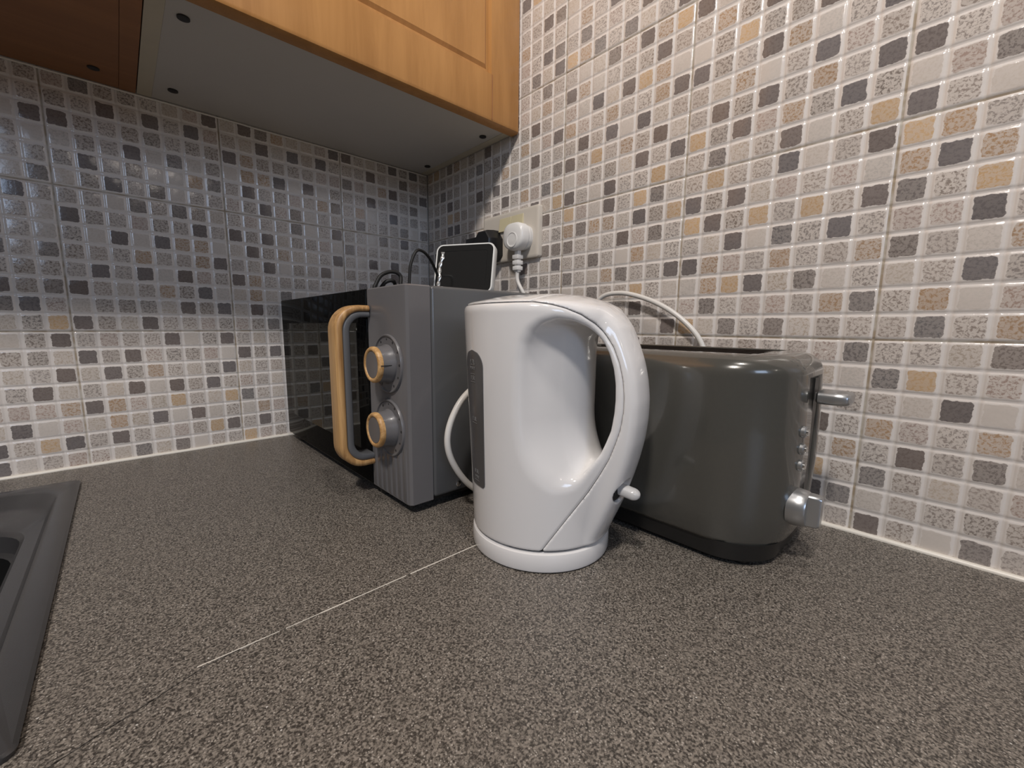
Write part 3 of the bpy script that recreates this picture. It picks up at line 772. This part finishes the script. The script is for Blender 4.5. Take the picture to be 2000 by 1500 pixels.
# lever
bm = bmesh.new()
loft(bm, [[(x, y, z) for x, z, _ in rrect(0, .1515, hx, hz, r, 0, 6)] for y, hx, hz, r in ((-.1355, .0120, .0045, .0035), (-.1370, .0140, .0056, .0045), (-.148, .0145, .0056, .0045), (-.1565, .0140, .0052, .0045), (-.1585, .0120, .0040, .0035))])
box(bm, -.0035, .0035, -.140, -.121, .1485, .1545)
obj('lever', bm, M['silver'], t, 45)
# three buttons and the browning knob on the end
for z in (.1235, .1085, .0940):
    bm = bmesh.new(); bx = -.0300; y0 = endy(bx)
    lathe(bm, [(.0050, .004), (.0050, -.0012), (.0042, -.0020)], axis='Y', c=(bx, y0, z), n=24); b = obj('button', bm, M['silver'], t)
    bm = bmesh.new(); lathe(bm, [(.0032, -.0018), (.0030, -.0034), (.0018, -.0040)], axis='Y', c=(bx, y0, z), n=20); obj('button_cap', bm, M['chrome'], b)
bm = bmesh.new(); bx = -.0270; y0 = endy(bx)+.001
lathe(bm, [(.0165, .004), (.0165, -.0020), (.0155, -.0080), (.0145, -.0095)], axis='Y', c=(bx, y0, .0560), n=48)
kn = obj('knob', bm, M['silver'], t, 40)
bm = bmesh.new()
loft(bm, [[(bx+x, y0+y, .0560+z) for x, z, _ in rrect(0, 0, hx, hz, .003, 0, 6)] for y, hx, hz in ((-.0090, .0062, .0143), (-.0165, .0056, .0141), (-.0185, .0044, .0133))])
obj('knob_grip', bm, M['silver'], kn, 45)

# ------------------------------------------------------------------ double socket with its two plugs
t = thing('wall_socket', 'aged white double wall socket on the right wall above the microwave', 'socket', (-.0005, -.2835, .372))
bm = bmesh.new()
loft(bm, [[(-x, y, z) for y, z, _ in rrect(0, 0, .073-i, .043-i, .004, 0, 5)] for x, i in ((0, 0), (.0070, 0), (.0085, .0006), (.0095, .0022), (.0098, .0050))])
fp = obj('face_plate', bm, M['socket'], t, 30)
for y in (.0085, -.0225):
    bm = bmesh.new(); yy = y
    vs = [[(-.0095, yy-.0150, .0095), (-.0095, yy+.0150, .0095), (-.0095, yy+.0150, .0340), (-.0095, yy-.0150, .0340)],
          [(-.0140, yy-.0145, .0100), (-.0140, yy+.0145, .0100), (-.0106, yy+.0145, .0335), (-.0106, yy-.0145, .0335)]]
    loft(bm, vs); obj('switch', bm, M['rocker'], t, 20)
# white plug
def plug(name, label, y, z, mat, r, depth, cordpts, cr, cordmat, grip=True, shape=None):
    t = thing(name, label, 'plug', (-.0100, y, z))
    bm = bmesh.new()
    def prof(k, x):
        out = []
        for i in range(40):
            a = 2*PI*i/40; c, s = math.cos(a), math.sin(a); e = .72
            yy = r*k*math.copysign(abs(c)**e, c); zz = r*k*.93*math.copysign(abs(s)**e, s)
            if zz < 0: yy *= 1-.22*(zz/r)**2
            out.append((-x, yy, zz))
        return out
    loft(bm, [prof(.90, .0004), prof(.94, .008), prof(.80, .0095), prof(.80, .011), prof(1.0, .0125), prof(1.0, depth-.006), prof(.95, depth-.002), prof(.82, depth), prof(.3, depth+.0006)])
    b = obj('body', bm, mat, t, 50)
    if grip:
        bm = bmesh.new()
        for k in range(3): box(bm, -.0150-depth*0-.007, -.0150+.007, -.0068+.0004*k, .0068-.0004*k, -r-.012-.0095*k, -r-.005-.0095*k, bev=.001)
        box(bm, -.0190, -.0110, -.0045, .0045, -r-.034, -r+.003, bev=.001)
        obj('strain_relief', bm, mat, t, 40)
        bm = bmesh.new(); lathe(bm, [(.0125, depth-.0006), (.0125, depth+.0012), (.0112, depth+.0014), (.0110, depth+.0002)], axis='X', c=(0, -.001, -.006), n=32)
        for v in bm.verts: v.co.x = -v.co.x
        obj('moulded_ring', bm, mat, b, 50)
    bm = bmesh.new(); tube(bm, cordpts, cr, 12, 12); obj('cord', bm, cordmat, t, 80)
    return t
plug('power_plug', 'white power plug in the right-hand socket outlet, its white cord dropping behind the microwave', -.3225, .3630, M['white_plug'], .0245, .030,
     [(-.0150, 0, -.052), (-.0150, 0, -.072), (-.0120, -.010, -.092), (-.0050, -.020, -.115), (-.0030, -.026, -.16), (-.0030, -.030, -.24), (-.0040, -.050, -.30), (-.0060, -.10, -.3605)], .0033, M['white_cord'])
# black plug
t = thing('power_plug', 'black power plug in the left-hand socket outlet, behind the small display', 'plug', (-.0105, -.2430, .3600))
bm = bmesh.new()
def hexp(k, x): return [(-x, y*k, z*k) for y, z in ((-.013, .026), (.013, .026), (.025, .010), (.025, -.020), (.014, -.030), (-.014, -.030), (-.025, -.020), (-.025, .010))]
loft(bm, [hexp(1, .0004), hexp(1, .012), hexp(.93, .027), hexp(.82, .031)]); obj('body', bm, M['black_plug'], t, 30)
bm = bmesh.new(); box(bm, -.0240, -.0040, .022, .058, .004, .018, bev=.003); obj('cable_entry', bm, M['black_plug'], t, 40)
bm = bmesh.new(); tube(bm, [(-.0140, .056, .011), (-.0150, .075, .004), (-.030, .095, -.030), (-.050, .100, -.070), (-.070, .085, -.1045), (-.12, .060, -.1045)], .0018, 10, 12); obj('cord', bm, M['black_cord'], t, 80)

# ------------------------------------------------------------------ cords
def local(t, pts):
    m = (Matrix.Translation(t.location) @ Matrix.Rotation(t.rotation_euler.z, 4, 'Z')).inverted(); return [m @ Vector(p) for p in pts]
T = {o['category']: o for o in COL.objects if 'category' in o}
bm = bmesh.new()
tube(bm, local(T['toaster'], [(-.014, -.480, .150), (-.014, -.470, .215), (-.014, -.487, .2515), (-.014, -.5195, .2590), (-.014, -.560, .2500), (-.014, -.5975, .2325), (-.0125, -.627, .2085), (-.011, -.642, .1850), (-.0085, -.650, .150), (-.0075, -.645, .010)]), .0033, 12, 12)
o = obj('cord', bm, M['white_cord'], T['toaster'], smooth=80); o['label'] = 'off-white cord arching against the wall'
bm = bmesh.new()
tube(bm, local(T['kettle'], [(-.160, -.500, .150), (-.225, -.500, .158), (-.270, -.500, .1395), (-.2915, -.500, .1165), (-.3000, -.500, .0890), (-.2920, -.500, .0610), (-.268, -.500, .030), (-.235, -.505, .0090), (-.215, -.5170, .0042), (-.225, -.535, .0060)]), .0035, 12, 12)
o = obj('cord', bm, M['white_cord'], T['kettle'], smooth=80)
zt = .2545
bm = bmesh.new()
tube(bm, [(-.330+.02, -.36, zt+.0022), (-.3085, -.36, zt+.006), (-.300, -.36, .2735), (-.285, -.36, .2790), (-.2745, -.362, .2745), (-.276, -.364, zt+.0035), (-.262, -.35, zt+.0022), (-.24, -.34, zt+.0022)], .0024, 10, 10)
tube(bm, [(-.298, -.35, zt+.0022), (-.292, -.356, .2660), (-.283, -.358, .2680), (-.276, -.352, .2625), (-.268, -.350, zt+.0035)], .0024, 10, 10)
tag(obj('cable', bm, M['black_cord'], smooth=80), 'small coiled loop of black cable lying on top of the microwave', 'cable')
bm = bmesh.new()
tube(bm, [(-.262, -.36, zt+.0022), (-.2605, -.36, .268), (-.2580, -.36, .290), (-.2500, -.36, .3075), (-.2400, -.357, .3110), (-.2250, -.352, .3050), (-.2060, -.340, .2900), (-.190, -.325, .275)], .0020, 10, 10)
tag(obj('cable', bm, M['black_cord'], smooth=80), 'thin black cable rising in an arc beside the small display', 'cable')

# ------------------------------------------------------------------ small display on the microwave
pl, pr = Vector((-.1975, -.327, 0)), Vector((-.1508, -.404, 0))
ux = (pr-pl).normalized(); W2 = (pr-pl).length/2; mid = (pl+pr)/2; nrm = Vector((ux.y, -ux.x, 0))
if nrm.dot(Vector((-.55, -.86, 0))-mid) < 0: nrm = -nrm
t = thing('tabletop_display', 'small white-cased display with a dusty black screen leaning on the microwave', 'display', (mid.x, mid.y, zt+.0002), 0)
lean = math.radians(14); hgt = .0745
upv = Vector((0, 0, 1))*math.cos(lean)-nrm*math.sin(lean); nn = nrm*math.cos(lean)+Vector((0, 0, 1))*math.sin(lean)
base = nrm*.012
def dl(ins, r, d, lx=0): return [base+ux*x+upv*(z+hgt/2+.002)+nn*d for x, z, _ in rrect(lx, 0, W2-ins, hgt/2-ins, r, 0, 6)]
bm = bmesh.new(); loft(bm, [dl(.003, .008, -.016), dl(.0, .010, -.012), dl(0, .010, -.0015), dl(.0006, .0098, 0), dl(.0022, .0085, 0), dl(.003, .008, -.001)]); obj('case', bm, M['dev_white'], t, 40)
bm = bmesh.new(); loft(bm, [dl(.0024, .008, -.0008), dl(.0024, .008, -.0002), dl(.0105, .004, -.0004), dl(.0125, .003, -.0022)]); bz = obj('bezel', bm, M['dev_black'], t, 30)
bm = bmesh.new(); loft(bm, [dl(.0125, .003, -.0021, .001), dl(.0125, .003, -.0017, .001)]); obj('screen', bm, M['dev_screen'], t, 30)
bm = bmesh.new(); rng = random.Random(4)
pp = [base+ux*(-W2+.0095+rng.uniform(-.0018, .0018))+upv*(.012+.0075*i)+nn*(.0006) for i in range(8)]
sweep(bm, crom(pp, 4), lambda f: [(.0024*(.6+.6*math.sin(f*17)**2)*math.cos(2*PI*i/8), .0005*math.sin(2*PI*i/8)) for i in range(8)])
obj('film_edge', bm, M['foil'], t, 60)
bm = bmesh.new(); prism_pts = []
loft(bm, [[base*0+ux*sx*.02+Vector((0, 0, z))-nrm*d for sx, z, d in ((-1, .0, .004), (1, .0, .004), (1, 0, .035), (-1, 0, .035))],
          [base*0+ux*sx*.015+Vector((0, 0, z))-nrm*d for sx, z, d in ((-1, .045, .016), (1, .045, .016), (1, .045, .022), (-1, .045, .022))]])
obj('stand', bm, M['dev_white'], t, 40)
